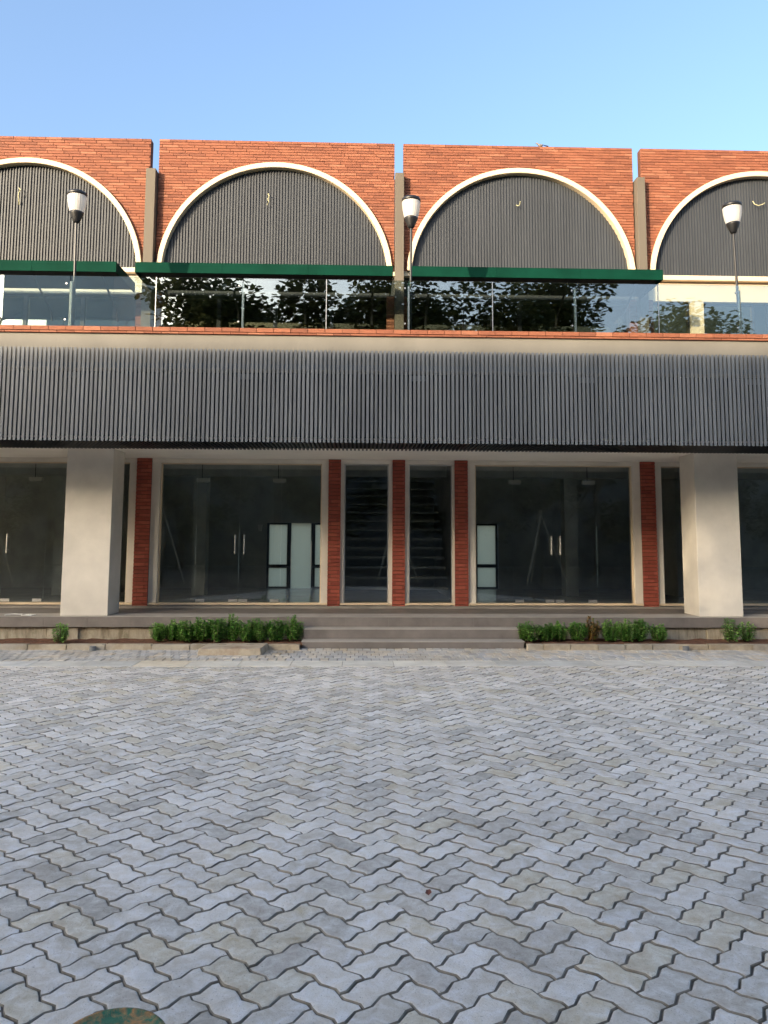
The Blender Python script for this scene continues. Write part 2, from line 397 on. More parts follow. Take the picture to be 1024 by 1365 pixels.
for n_, (X, Y, vert, i, jx) in enumerate(cells):
    tilt = (U(-.018, .018), U(-.018, .018)); z = undul(X, Y)+U(-.0016, .0016)
    if n_ < 300:
        o = link('paver', PM[(vert, rnd.randrange(3))], plaza, (X, Y, z)); o.rotation_euler = (tilt[0], tilt[1], U(-.012, .012))
    else:
        pts = [g2w(i*WU+p[0], jx*WU+p[1]) for p in OUT[vert]]
        if max(p[1] for p in pts) > 9.047:
            pts = clipy(pts, 9.047); pts = [p for a_, p in enumerate(pts) if (Vector(p)-Vector(pts[a_-1])).length > .004]
            if len(pts) < 3 or max(p[1] for p in pts)-min(p[1] for p in pts) < .03: continue
        v, f = paver_geo([(p[0]-X, p[1]-Y) for p in pts], rnd)
        v = [(x+X, y+Y, zz+z+x*tilt[1]*-1+y*tilt[0]) for x, y, zz in v]
        field.poly(v, f, U(.01, .99))
tag(link('pavers', field.dirty_sides(field.mesh('pavers', M['paver'])), plaza), kind='stuff')
# channel of long concrete slabs
path = MB().poly([(-30, 9.05, -.010), (30, 9.05, -.010), (30, 9.46, -.010), (-30, 9.46, -.010)], [(0, 1, 2, 3)]).build('concrete_channel', M['sand']); tag(path, kind='structure')
x = -9.2
while x < 10:
    L = .60+U(-.004, .004)
    bx('slab', M['slab'], path, x, x+L-.006, 9.058, 9.452, -.05, .001+U(-.001, .002), .003); x += L
# strip of small rectangular blocks
strip = MB().poly([(-30, 9.46, -.011), (30, 9.46, -.011), (30, 10.5, -.011), (-30, 10.5, -.011)], [(0, 1, 2, 3)]).build('pavement', M['sand']); tag(strip, kind='structure')
bl = []
for r_ in range(5):
    y0 = 9.465+r_*.207; x = -9+(r_ % 2)*.052
    while x < 9.5: bl.append((x, y0)); x += .1045
bl.sort(key=lambda c: (0 if inview(c[0], c[1], 0, 5) else 1, c[1], abs(c[0])))
bms = []
for i in range(3):
    r = random.Random(i); q = .049+r.uniform(-.001, .001); h = .1005
    v, f = paver_geo([(-q-.003, -h-.003), (q+.003, -h-.003), (q+.003, h+.003), (-q-.003, h+.003)], r); bms.append(MB().poly(v, f).mesh('paving_block', M['block']))
rest = MB()
for n_, (x, y) in enumerate(bl):
    z = U(-.003, .004)+.002
    if n_ < 300:
        o = link('paving_block', bms[n_ % 3], strip, (x, y+.1035, z)); o.rotation_euler = (U(-.02, .02), U(-.02, .02), U(-.03, .03))
    else:
        v, f = paver_geo([(-.052, -.1035), (.052, -.1035), (.052, .1035), (-.052, .1035)], rnd)
        rest.poly([(a+x, b_+y+.1035, c_+z) for a, b_, c_ in v], f, U(.01, .99))
tag(rest.build('paving_blocks', M['block'], strip), kind='stuff')
# planting soil
sv = []; sf = []; nx, ny = 240, 8
for jy in range(ny+1):
    for ix in range(nx+1):
        X = -9+18*ix/nx; Y = 10.44+.62*jy/ny; sv.append((X, Y, .055+.022*noise.noise(Vector((X*5, Y*5, 0)))+.01*noise.noise(Vector((X*20, Y*20, 0)))))
for jy in range(ny):
    for ix in range(nx):
        X = -9+18*ix/nx
        if -.82 < X < 2.22: continue
        a = jy*(nx+1)+ix; sf.append((a, a+1, a+nx+2, a+nx+1))
tag(MB().poly(sv, sf).build('soil', M['soil']), kind='structure')

# ------------------------------------------------------------------ kerbs
def kerb(label, x0, x1, lens):
    k = thing('kerb', label, 'kerb', ((x0+x1)/2, 10.4, 0), 'kerbs along the planting beds')
    x = x0; i = 0
    while x < x1-.05:
        L = min(lens[i % len(lens)], x1-x); i += 1; j = U(-.006, .006)
        bx('kerbstone', M['kerb'], k, x+.003, x+L-.004, 10.345+j, 10.45+j, -.03, .072+U(-.004, .003), .008); x += L
kerb('stained concrete kerb left of the broad steps, a flat cover slab lying against it', -9, -.79, [.52, .5, .56, .5, .55, .28, .47, .47, .46, .36, .5, .5, .6, .5, .5])
kerb('cleaner grey concrete kerb right of the broad steps', 2.225, 9, [.22, .36, .37, .37, .36, .36, .4, .6, .5])

# ------------------------------------------------------------------ steps
st = thing('steps', 'three broad grey tiled steps between the two hedges', 'steps', (.7, 10.5, 0))
for n_, (y0, z0, z1, xe) in enumerate(((10.5, 0, .095, 2.21), (10.76, .0, .232, 2.2), )):
    s_ = MB()
    s_.box(-.775+n_*.004, xe, y0, 11.02, -.02, z1-.012)
    o = s_.build('step', M['tile'], st, None, .003)
    xs = [-.785, -.15, .46, 1.07, 1.68, xe+.01]
    for a, b_ in zip(xs, xs[1:]):
        bx('tread_tile', M['tile_edge'], o, a+.001, b_-.001, y0-.008, 11.018, z1-.012, z1, .0015)
    for a, b_ in zip(xs, xs[1:]):
        bx('riser_tile', M['tile'], o, max(a, -.775)+.002, b_-.002 if b_ < xe else xe, y0-.005, y0, max(z0-.02, 0.003) if n_ == 0 else .1, z1-.013)

# ------------------------------------------------------------------ the building body
B = thing('shop_building', 'long two storey shop building with square cream columns and dark glass shopfronts', 'building', (0, 12, 0))
FL, CE = .365, 2.74
# raised terrace slab
slab = MB().box(-16, 16, 11.0, 17.0, .222, .3645).build('floor_slab', M['tile_dark'], B, None, .003)
x = -8.0
while x < 9:
    bx('edge_tile', M['tile'], slab, x+.0015, x+.5985, 10.992, 11.0, .226, .3625); x += .6
yy = 11.0
for r_ in range(3):
    x = -8.1
    while x < 9:
        bx('floor_tile', M['tile_edge'] if r_ == 0 else M['tile'], slab, x+.0015, x+.5985, 10.988 if r_ == 0 else 11.0+r_*.468+.002, 11.466+r_*.468, .3645, FL+.004); x += .6
pl = MB().box(-16, 16, 11.07, 16.9, -.1, .222).build('plinth_wall', M['plinth'], B)
for x0, x1 in ((-8, -6.6), (-6.2, -5.1), (-5.09, -4.37), (-4.36, -3.93), (-3.83, -2.9), (-2.89, -1.9), (-1.89, -.8), (2.25, 3.3), (3.31, 4.25), (4.26, 4.95), (4.96, 5.36), (5.42, 6.3), (6.31, 7.4)):
    d = .035 if x1-x0 < .45 else .012
    bx('concrete_panel', M['plinth'], pl, x0, x1-.006, 11.07-d, 11.07, -.05, .212, .004)
# columns
for x0, x1 in ((-4.218, -3.558), (4.885, 5.53), (-12.6, -11.95), (13.3, 13.95)):
    bx('column', M['plaster'], B, x0, x1, 11.1, 11.62, FL+.004, CE+.03, .006)
# porch ceiling + step down above the glass
bx('ceiling', M['white'], B, -16, 16, 10.76, 12.42, CE, CE+.1)
# ground floor wall pieces
bx('lintel', M['plaster'], B, -16, 16, 12.4, 12.62, 2.672, CE-.002)
bx('upper_slab', M['white'], B, -16, 16, 12.43, 17.5, 2.9, 3.2)
opens = [(-7.75, -4.70), (-4.55, -3.71), (-3.22, -.632), (-.27, .448), (.774, 1.48), (1.848, 4.43), (4.908, 5.85), (6.0, 9.0)]
jx = [-16]+[v for o in opens for v in o]+[16]
for i in range(0, len(jx), 2):
    a, b_ = jx[i], jx[i+1]
    bx('jamb', M['plaster'], B, a, b_, 12.402, 12.60, FL+.004, 2.671, .003)
bx('wall_base', M['tile_dark'], B, -16, 16, 12.34, 12.4, FL+.004, .405)
piers = [(-3.587, -3.35), (-.525, -.325), (.505, .71), (1.51, 1.725), (4.55, 4.79)]
sx = [-16]+[v for p in piers for v in p]+[16]
for i in range(0, len(sx), 2):
    for a, b_ in ([(sx[i], sx[i+1])]): bx('sill', M['cream'], B, a+.003, b_-.003, 12.36, 12.52, .418, .448, .003)
for i, (x0, x1) in enumerate(piers):
    p = MB().box(x0+.004, x1-.004, 12.365, 12.4, FL+.006, CE-.001).build('brick_pier', M['mortar'], B)
    rects = []; z = FL+.008; r_ = 0
    while z < CE-.02:
        z1 = min(z+.0545, CE-.002); c_ = (x0+x1)/2+(.055 if r_ % 2 else -.05)
        for a, b_ in ((x0, c_-.0015), (c_+.0015, x1)): rects.append((a, b_, z, z1-.005))
        z += .0595; r_ += 1
    lay_bricks(p, 'pier_brick', rects, 12.352, .03)
# glazing with thin frames
seams = {0: [-6.8, -5.7, -5.03], 2: [-2.645, -1.955, -1.285], 5: [2.479, 3.142, 3.848], 7: [6.95, 7.6, 8.3]}
hand = {0: -5.03-.0, 2: -1.955, 5: 3.142}
def pull_handle(door, X, side, leaf):
    h = MB(); h.tube([(X, 12.44, 1.22), (X, 12.44, 1.52)], .014, 8)
    for z in (1.27, 1.47): h.tube([(X, 12.44, z), (X, 12.5, z)], .009, 6)
    h.build('handle', M['steel'], door)
for i, (x0, x1) in enumerate(opens):
    fr = MB()
    for a, b_ in ((x0, x0+.018), (x1-.018, x1)): fr.box(a, b_, 12.45, 12.52, .4485, 2.67)
    fr.box(x0+.0185, x1-.0185, 12.45, 12.52, 2.655, 2.67)
    fr.build('window_frame', M['cream'] if i not in (3, 4) else M['steel'], B)
    xs = [x0+.019]+seams.get(i, [])+[x1-.019]
    for k, (a, b_) in enumerate(zip(xs, xs[1:])):
        isdoor = len(xs) > 3 and k in (1, 2)
        gl = bx('door' if isdoor else 'window_pane', M['shop_glass'], B, a+.0025, b_-.0025, 12.49, 12.50, .452, 2.652)
        if isdoor:
            fx = a+.02 if k == 1 else b_-.16
            pv = MB(); pv.box(fx, fx+.14, 12.482, 12.4895, .456, .50); pv.build('patch_fitting', M['steel'], gl)
            fx = b_-.15 if k == 1 else a+.01
            MB().box(fx, fx+.14, 12.482, 12.4895, .456, .50).build('patch_fitting', M['steel'], gl)
            pull_handle(gl, b_-.055 if k == 1 else a+.09, 0, 0)
# rooms behind
bx('room_floor', M['floor_in'], B, -15.9, 15.9, 12.62, 16.4, .3645, .43)
for xw in (-4.63, -.45, 1.62, 5.92): bx('partition_wall', M['room'], B, xw-.06, xw+.06, 12.62, 16.4, .431, 2.895)
for xw in (-5.45, -2.95, 3.9): bx('room_column', M['room'], B, xw-.12, xw+.12, 14.2, 14.5, .431, 2.894)
bx('room_beam', M['room'], B, -15.9, 15.9, 14.0, 14.25, 2.6, 2.893)
rw = [(-1.98, -1.50, .44, 1.80), (-1.50, -1.0, .44, 1.80), (-1.0, -.52, .44, 1.80), (2.44, 2.93, .44, 1.80)]
bx('rear_wall', M['room'], B, -16, -1.98, 16.4, 16.55, .2, 2.895); bx('rear_wall', M['room'], B, -.52, 2.44, 16.4, 16.55, .2, 2.895)
bx('rear_wall', M['room'], B, 2.93, 16, 16.4, 16.55, .2, 2.895)
bx('rear_wall', M['room'], B, -1.98, -.52, 16.4, 16.55, 1.80, 2.895); bx('rear_wall', M['room'], B, 2.44, 2.93, 16.4, 16.55, 1.80, 2.895)
def rear_window(x0, x1, parts):
    f = MB(); y0, y1 = 16.41, 16.46
    zs = [p[0] for p in parts]+[parts[-1][1]]
    f.box(x0, x0+.045, y0, y1, .43, 1.80); f.box(x1-.045, x1, y0, y1, .43, 1.80)
    for z in zs[1:-1]: f.box(x0+.0455, x1-.0455, y0, y1, z-.035, z+.035)
    f.box(x0+.0455, x1-.0455, y0, y1, 1.765, 1.80); f.box(x0+.0455, x1-.0455, y0, y1, .43, .465)
    fo = f.build('rear_window', M['dark_metal'], B)
    for z0, z1 in parts: bx('pane', M['frosted'], fo, x0+.046, x1-.046, 16.43, 16.436, z0+.036, z1-.036)
rear_window(-1.98, -1.51, [(.43, .89), (.89, 1.80)]); rear_window(-1.01, -.53, [(.43, .89), (.89, 1.80)]); rear_window(2.44, 2.92, [(.43, .91), (.91, 1.80)])
rd = MB().box(-1.508, -1.475, 16.41, 16.46, .43, 1.80).box(-1.045, -1.012, 16.41, 16.46, .43, 1.80).build('rear_door', M['dark_metal'], B)
bx('pane', M['frosted'], rd, -1.47, -1.05, 16.42, 16.43, .432, 1.80)
# staircase seen through the two narrow middle windows
sc_ = MB()
for k in range(13):
    z = .6+k*.17; y = 13.3+k*.2
    sc_.box(-.3, 1.5, y, y+.24, z, z+.04)
sc_.build('staircase', plain('concrete_stair', (.5, .5, .48), .8), B)

# upper storey body
bx('terrace_floor', M['beam'], B, -16, 16, 9.905, 17.5, 3.85, 4.0)
bx('parapet_beam', M['beam'], B, -16, 16, 9.80, 9.904, 3.60, 4.083, .003)
bx('beam_soffit', M['white'], B, -16, 16, 10.77, 10.85, 2.842, 3.85)
bx('roof', M['white'], B, -16, 16, 12.6, 17.5, 6.2, 6.4)
bx('rear_upper_wall', M['room'], B, -16, 16, 17.3, 17.45, 4.0, 6.2)
bx('upper_lintel', M['plaster'], B, -16, -3.56, 12.4, 12.6, 5.447, 5.78, .004); bx('upper_lintel', M['slat_back'], B, -3.55, 4.56, 12.4, 12.6, 5.447, 5.78, .004); bx('upper_lintel', M['cream'], B, 4.70, 16, 12.4, 12.6, 5.447, 5.78, .004)  # middle lintel painted dark for awning shade, left one pale for milky reflection
bx('string_course', M['cream'], B, -9, 9, 12.3, 12.399, 5.782, 5.865, .006)
pil = [(-3.56, -3.405), (.527, .673), (4.565, 4.70), (-7.6, -7.45), (8.64, 8.78)]
for x0, x1 in pil:
    bx('pilaster', M['pilaster'], B, x0, x1, 12.17, 12.46, 4.0, 7.50, .004)
for x0, x1 in pil:
    for s_, e_ in ((x0-.13, x0-.004), (x1+.004, x1+.13)):
        p = MB().box(s_+.003, e_-.003, 12.33, 12.5, 4.0, 5.446).build('brick_pier', M['mortar'], B)
        rects = []; z = 4.0; r_ = 0
        while z < 5.44: rects.append((s_, e_, z, min(z+.0435, 5.446))); z += .048
        lay_bricks(p, 'brick', rects, 12.315, .03)
for c0 in (-5.53, -1.44, 2.63, 6.7):
    for xx in (c0-1.085, c0+1.06):
        if c0 > 5:
            bx('upper_column', M['cream'], B, xx-.11, xx+.11, 12.41, 12.6, 4.0, 5.446, .004)
    xs = [c0-1.8, c0-1.17, c0-.09, c0+.13, c0+.95, c0+1.17, c0+1.8]
    for a, b_ in (((c0-1.85, c0-1.20), (c0-.97, c0-.095), (c0+.135, c0+.945), (c0+1.175, c0+1.85)) if c0 > 5 else ((c0-1.87, c0-.933), (c0-.931, c0-.001), (c0+.001, c0+.931), (c0+.933, c0+1.87))):
        wf = MB().box(a, a+.03, 12.47, 12.53, 4.0, 5.445).box(b_-.03, b_, 12.47, 12.53, 4.0, 5.445).box(a+.031, b_-.031, 12.47, 12.53, 5.41, 5.445).build('upper_window', M['dark_metal'], B)
        bx('pane', M['rail_glass'] if c0 < -5 else M['upper_glass'], wf, a+.031, b_-.031, 12.495, 12.50, 4.005, 5.409)
        if c0 < 5: bx('reflection_panel', M['pale_reflection_panel'] if c0 < -5 else M['reflection_panel'], wf, a+.031, b_-.031, 12.56, 12.565, 4.005, 5.409)  # panels added behind the panes, reflected tones put into their colour
# coping of bricks on the parapet
cp = MB().box(-8, 9, 9.79, 9.93, 4.084, 4.16).build('coping', M['mortar'], B)
rects = []
for z0, z1, off in ((4.083, 4.107, 0), (4.111, 4.172, .11)):
    x = -7.9+off
    while x < 8.9: rects.append((x, x+.218, z0, z1)); x += .2215
lay_bricks(cp, 'brick', rects, 9.765, .17)

# ------------------------------------------------------------------ arched walls
def arched_wall(x0, x1, cx, R, label, cablepts):
    W = thing('arched_wall', label, 'wall', (cx, 12.4, 5.87), 'brick walls with round arches over the shops')
    zc, ztop, y = 5.75, 8.075, 12.3
    # core with an arched hole (mortar colour)
    n = 40; arc = [(cx+(R-.03)*math.cos(math.pi*k/n), zc+(R-.03)*math.sin(math.pi*k/n)) for k in range(n+1)]
    outer = []
    for ax, az in arc:
        outer.append((x1 if ax > cx+1e-6 else x0, az) if False else None)
    v = []; f = []
    core = MB()
    for k in range(n):
        (ax, az), (bx_, bz) = arc[k], arc[k+1]
        q = [(bx_, max(bz, 5.868)), (ax, max(az, 5.868)), (ax, ztop), (bx_, ztop)]
        vv = [(p[0], y+.012, p[1]) for p in q]+[(p[0], y+.16, p[1]) for p in q]
        core.poly(vv, [(0, 1, 2, 3), (7, 6, 5, 4), (0, 4, 5, 1), (3, 2, 6, 7)])
    core.box(x0+.003, arc[-1][0], y+.012, y+.16, 5.868, ztop); core.box(arc[0][0], x1-.003, y+.012, y+.16, 5.868, ztop)
    core.build('wall_core', M['mortar'], W)
    rects = []; z = 5.868; r_ = 0
    while z < ztop-.01:
        z1 = z+.0425; zm = (z+z1)/2
        hw = math.sqrt(max(0, (R-.045)**2-(zm-zc)**2))
        x = x0-(r_ % 4)*.0653-U(0, .05)
        while x < x1:
            a, b_ = max(x, x0), min(x+.2605, x1); x += .2645
            if b_-a < .02: continue
            if hw > 0:
                l_, r__ = cx-hw, cx+hw
                if a >= l_ and b_ <= r__: continue
                if a < l_ < b_: b_ = l_
                elif a < r__ < b_: a = r__
                if b_-a < .015: continue
            rects.append((a, b_, z, min(z1, ztop)))
        z += .04797; r_ += 1
    lay_bricks(W, 'brick', rects, y, .03, 290)
    # arch trim
    tr = MB(); ns = 72; prof = [(R-.085, y+.09), (R-.085, y-.050), (R-.079, y-.056), (R-.006, y-.056), (R, y-.050), (R, y+.02)]
    vs_ = []; fs_ = []
    a0 = math.asin((5.866-zc)/R)
    for k in range(ns+1):
        a = a0+(math.pi-2*a0)*k/ns
        for r__, yy_ in prof: vs_.append((cx+r__*math.cos(a), yy_, zc+r__*math.sin(a)))
    m_ = len(prof)
    for k in range(ns):
        for q in range(m_-1): fs_.append((k*m_+q, k*m_+q+1, (k+1)*m_+q+1, (k+1)*m_+q))
    tr.poly(vs_, fs_); tr.build('arch_trim', M['cream'], W)
    # infill of upright ribs
    r2 = R-.09; bk = MB(); bk.box(cx-r2, cx+r2, y+.085, y+.1, 5.868, 5.87)
    pts = [(cx+r2*math.cos(math.pi*k/40), zc+r2*math.sin(math.pi*k/40)) for k in range(41)]
    pts = [(cx+r2, 5.868)]+[p for p in pts if p[1] > 5.87]+[(cx-r2, 5.868)]
    nn = len(pts); bk = MB(); bk.poly([(p[0], y+.085, p[1]) for p in pts]+[(p[0], y+.12, p[1]) for p in pts], [tuple(reversed(range(nn))), tuple(range(nn, 2*nn))])
    bk.build('backing_sheet', M['slat_back'], W)
    x = cx-r2+.01
    while x < cx+r2-.01:
        top = lambda q: zc+math.sqrt(max(0, (r2+.03)**2-(q-cx)**2))
        pr = [(0, .082), (.004, .066), (.030, .066), (.034, .047), (.044, .047), (.0475, .082)]
        if top(x+.024) > 5.93:
            j = U(-.0015, .0015); n6 = len(pr)
            v = [(x+a, y+b_+j, 5.868) for a, b_ in pr]+[(x+a, y+b_+j, top(x+a)) for a, b_ in pr]
            MB().poly(v, [(k, k+1, n6+k+1, n6+k) for k in range(n6-1)]+[tuple(range(n6))]).build('slat', M['slat_up'], W)
        x += .048
    MB().tube([(cx+a, y+.035-b_, zc+1.3+c_) for a, b_, c_ in cablepts], .007, 6).build('cable', M['conduit'], W)
    return W
cab1 = [(-.12, 0, -.12), (-.125, .05, 0), (-.11, .06, .05), (-.09, .05, .08), (-.13, .03, .12)]
arched_wall(-7.55, -3.532, -5.53, 1.93, 'leftmost brick arch wall, cut off by the left edge of the photo', [(a*1.0, b_, c_*1.1) for a, b_, c_ in cab1])
arched_wall(-3.392, .52, -1.44, 1.93, 'whole brick arch wall between the left and the middle lamp post', [(-.14, 0, .12), (-.12, .04, .06), (-.14, .05, .0), (-.12, .05, -.04), (-.15, .03, -.09)])
arched_wall(.668, 4.545, 2.63, 1.91, 'whole brick arch wall right of the middle lamp post, a small bird on its top', [(-.06, 0, .0), (-.04, .04, -.03), (-.02, .05, -.02), (.0, .03, .05)])
arched_wall(4.69, 8.7, 6.7, 1.93, 'rightmost brick arch wall, without an awning below it', [(-.10, 0, .14), (-.09, .04, .07), (-.03, .05, .04), (.05, .05, .07), (.09, .03, .10)])
# small bird on the wall
bd = MB(); bd.smooth = True
rings = [(-.055, .075, .004), (-.045, .07, .014), (-.015, .062, .026), (.015, .066, .027), (.035, .082, .019), (.048, .098, .016), (.062, .102, .012), (.072, .100, .004), (.085, .098, .002)]
vs_ = []; fs_ = []
for x, z, r in rings:
    for k in range(10): a = 2*math.pi*k/10; vs_.append((2.99-x, 12.35+r*math.cos(a), 8.05+z+r*math.sin(a)))
for i in range(len(rings)-1):
    for k in range(10): q = (k+1) % 10; fs_.append((i*10+k, i*10+q, (i+1)*10+q, (i+1)*10+k))
bd.poly(vs_, fs_).poly([(3.04, 12.34, 8.125), (3.04, 12.36, 8.125), (3.13, 12.37, 8.10), (3.13, 12.33, 8.10)], [(0, 1, 2, 3)])
for y_ in (12.342, 12.358): bd.tube([(2.985, y_, 8.095), (2.98, y_, 8.076)], .0025, 5)
tag(bd.build('bird', M['feather'], None, (2.99, 12.35, 8.075)), 'small grey bird perched on top of a brick wall', 'bird')

# ------------------------------------------------------------------ slatted screen
SC = thing('slatted_screen', 'long dark grey screen of upright slats under the brick-edged parapet', 'screen', (0, 9.75, 2.7))
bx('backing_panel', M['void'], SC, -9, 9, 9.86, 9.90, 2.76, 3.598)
bx('backing_rail', M['slat'], SC, -9, 9, 9.785, 9.798, 3.635, 3.70)
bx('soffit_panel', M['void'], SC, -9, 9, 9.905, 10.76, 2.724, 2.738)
sm = MB(); sm.box(-.0172, .0172, 0, .016, .0, 1.20)
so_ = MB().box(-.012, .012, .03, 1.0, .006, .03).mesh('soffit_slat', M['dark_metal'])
smesh = sm.mesh('slat', M['slat'])
pitch = .0550; x = -7.9
while x < 8.5:
    o = link('slat', smesh, SC, (x, 9.75+U(-.001, .001), 2.682+U(-.002, .002))); o.rotation_euler = (0, 0, U(-.003, .003))
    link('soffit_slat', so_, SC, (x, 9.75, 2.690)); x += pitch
for x in (-1.5, .72, 2.93, -3.7, 5.14):
    bx('bracket', M['slat'], SC, x-.1, x+.1, 9.785, 9.798, 3.50, 3.57)

# ------------------------------------------------------------------ awnings
def awning(x0, x1, label):
    A = thing('awning', label, 'awning', ((x0+x1)/2, 12.1, 5.4), 'flat green awnings over the terrace')
    f = MB().box(x0, x1, 11.2, 11.225, 5.395, 5.54).box(x0, x0+.02, 11.2255, 12.16, 5.395, 5.54).box(x1-.02, x1, 11.2255, 12.16, 5.395, 5.54)
    f.build('fascia', M['green'], A)
    n = int((x1-x0)/1.05); xs = [x0+(x1-x0)*k/n for k in range(n+1)]
    for a, b_ in zip(xs, xs[1:]): bx('roof_sheet', M['green'], A, a+.002, b_-.002, 11.2, 12.16, 5.541, 5.552)
    for a in xs[1:-1]: bx('seam', M['green'], A, a-.006, a+.006, 11.195, 11.1995, 5.40, 5.55)
    bx('underside', M['void'], A, x0+.0205, x1-.0205, 11.226, 12.16, 5.44, 5.45)
    for a in [x0+.3+(x1-x0-.6)*k/3 for k in range(4)]:
        MB().tube([(a, 12.29, 4.95), (a, 12.2, 5.1), (a, 11.5, 5.43)], .018, 6).build('support_arm', M['dark_metal'], A)
awning(-7.4, -3.665, 'green awning at the left edge of the photo, its sloping end face visible')
awning(-3.388, .455, 'green awning between the left and the middle lamp post')
awning(.737, 4.56, 'green awning right of the middle lamp post, ending before the lintel')

# ------------------------------------------------------------------ glass railing
GR = thing('glass_railing', 'frameless glass railing with steel posts standing on the brick coping', 'railing', (0, 9.87, 4.17))
xs = [-8.25, -7.14, -6.03, -4.92, -3.81, -2.7, -1.57, -.475, .61, 1.72, 2.83, 3.94, 5.05, 6.16, 7.27, 8.38]
for i, (a, b_) in enumerate(zip(xs, xs[1:])):
    bx('glass_panel', M['rail_glass'], GR, a+.006, b_-.006, 9.865, 9.875, 4.178, 4.862)
for i, x in enumerate(xs):
    if i % 2 == 0:
        p = MB().box(x-.016, x+.016, 9.89, 9.92, 4.162, 4.80).build('post', M['steel'], GR)
        for z in (4.28, 4.76): MB().tube([(x+(-.05), 9.862, z), (x-.05, 9.89, z)], .011, 10).build('glass_clamp', M['steel'], p)
    else:
        MB().box(x-.0045, x+.0045, 9.864, 9.876, 4.178, 4.862).build('joint_strip', M['steel'], GR)

# ------------------------------------------------------------------ lamps
def lamp(x, lean, label, first=None):
    if first is None:
        L = thing('street_lamp', label, 'lamp', (x, 10.0, 4.0), 'black lamp posts on the terrace')
        z0 = 4.0; p = lambda h: (x, 10.0, h)
        MB().tube([(x, 10, z0), (x, 10, 5.68)], .0165, 12).build('pole', M['dark_metal'], L)
        MB().lathe((x, 10, z0), [(.06, 0), (.06, .012), (.03, .02), (.03, .05)], 14).build('base_plate', M['dark_metal'], L)
        b_ = MB(); b_.smooth = True; b_.lathe((x, 10, 5.655), [(.026, -.02), (.045, .0), (.052, .02), (.088, .105), (.092, .125), (.02, .127)], 24).build('lamp_base', M['dark_metal'], L)
        gb = MB(); n = 48; vs_ = []; fs_ = []
        prof = [(.089, .128), (.105, .19), (.117, .26), (.123, .335), (.122, .36)]
        for r, z in prof:
            for k in range(n): a = 2*math.pi*k/n; rr = r+(.0016 if k % 2 else 0); vs_.append((x+rr*math.cos(a), 10+rr*math.sin(a), 5.655+z))
        for i in range(len(prof)-1):
            for k in range(n): q = (k+1) % n; fs_.append((i*n+k, i*n+q, (i+1)*n+q, (i+1)*n+k))
        gb.poly(vs_, fs_); gb.build('lamp_shade', M['diffuser'], L)
        MB().lathe((x, 10, 5.655), [(.012, .13), (.012, .30)], 10).build('bulb', M['cream'], L)
        cp_ = MB(); cp_.smooth = True; cp_.lathe((x, 10, 5.655), [(.126, .345), (.128, .385), (.115, .40), (.03, .412)], 28).build('lamp_cap', M['dark_metal'], L)
    else:
        L = copy_tree(first); L.location = (x, 10.0, 4.0); L['label'] = label
    L.rotation_euler = (0, math.radians(lean), 0); return L
l0 = lamp(-3.80, -.7, 'leftmost lamp post with frosted head, beside the leftmost brick arch')
lamp(.64, .3, 'middle lamp post with frosted head, in front of the central pilaster', l0)
lamp(5.10, -1.2, 'rightmost lamp post with frosted head, in front of the bare cream lintel', l0)

# ------------------------------------------------------------------ hanging lights and wall lamp inside
def pendant(x, label, first=None):
    if first is None:
        P = thing('pendant_lamp', label, 'lamp', (x, 14.0-.12, 2.6), 'small box lights hanging in the shops')
        y = 13.4
        P.location = (x, y, 2.893); WL[P.name] = Vector((x, y, 2.893))
        MB().tube([(x-.02, y, 2.893), (x-.02, y, 2.50)], .006, 6).build('cord', M['dark_metal'], P)
        MB().box(x-.11, x+.11, y-.04, y+.04, 2.44, 2.50).build('housing', M['white'], P)
        MB().box(x-.095, x+.095, y-.035, y+.035, 2.425, 2.4395).build('diffuser', M['diffuser'], P)
    else:
        P = copy_tree(first); P.location = (x, first.location.y, first.location.z); P['label'] = label
    return P
p0 = pendant(-2.74, 'box light hanging behind the left shopfront, left one of its pair')
pendant(-1.42, 'box light hanging behind the left shopfront, right one of its pair', p0)
pendant(2.69, 'box light hanging behind the right shopfront, near its left end', p0)
pendant(4.0, 'box light hanging behind the right shopfront, near its right end', p0)
pendant(-5.6, 'box light hanging behind the shopfront at the left edge of the photo', p0)
wlp = thing('wall_lamp', 'small beige wall lamp beside the bright rear door', 'lamp', (-2.12, 16.4, 1.65))
MB().box(-2.15, -2.09, 16.36, 16.399, 1.62, 1.68).build('back_plate', M['plaster'], wlp)
MB().poly([(-2.17, 16.26, 1.76), (-2.07, 16.26, 1.76), (-2.07, 16.355, 1.76), (-2.17, 16.355, 1.76), (-2.15, 16.28, 1.62), (-2.09, 16.28, 1.62), (-2.09, 16.355, 1.62), (-2.15, 16.355, 1.62)],
          [(0, 1, 2, 3), (7, 6, 5, 4), (4, 5, 1, 0), (5, 6, 2, 1), (6, 7, 3, 2), (7, 4, 0, 3)]).build('lamp_shade', M['diffuser'], wlp)

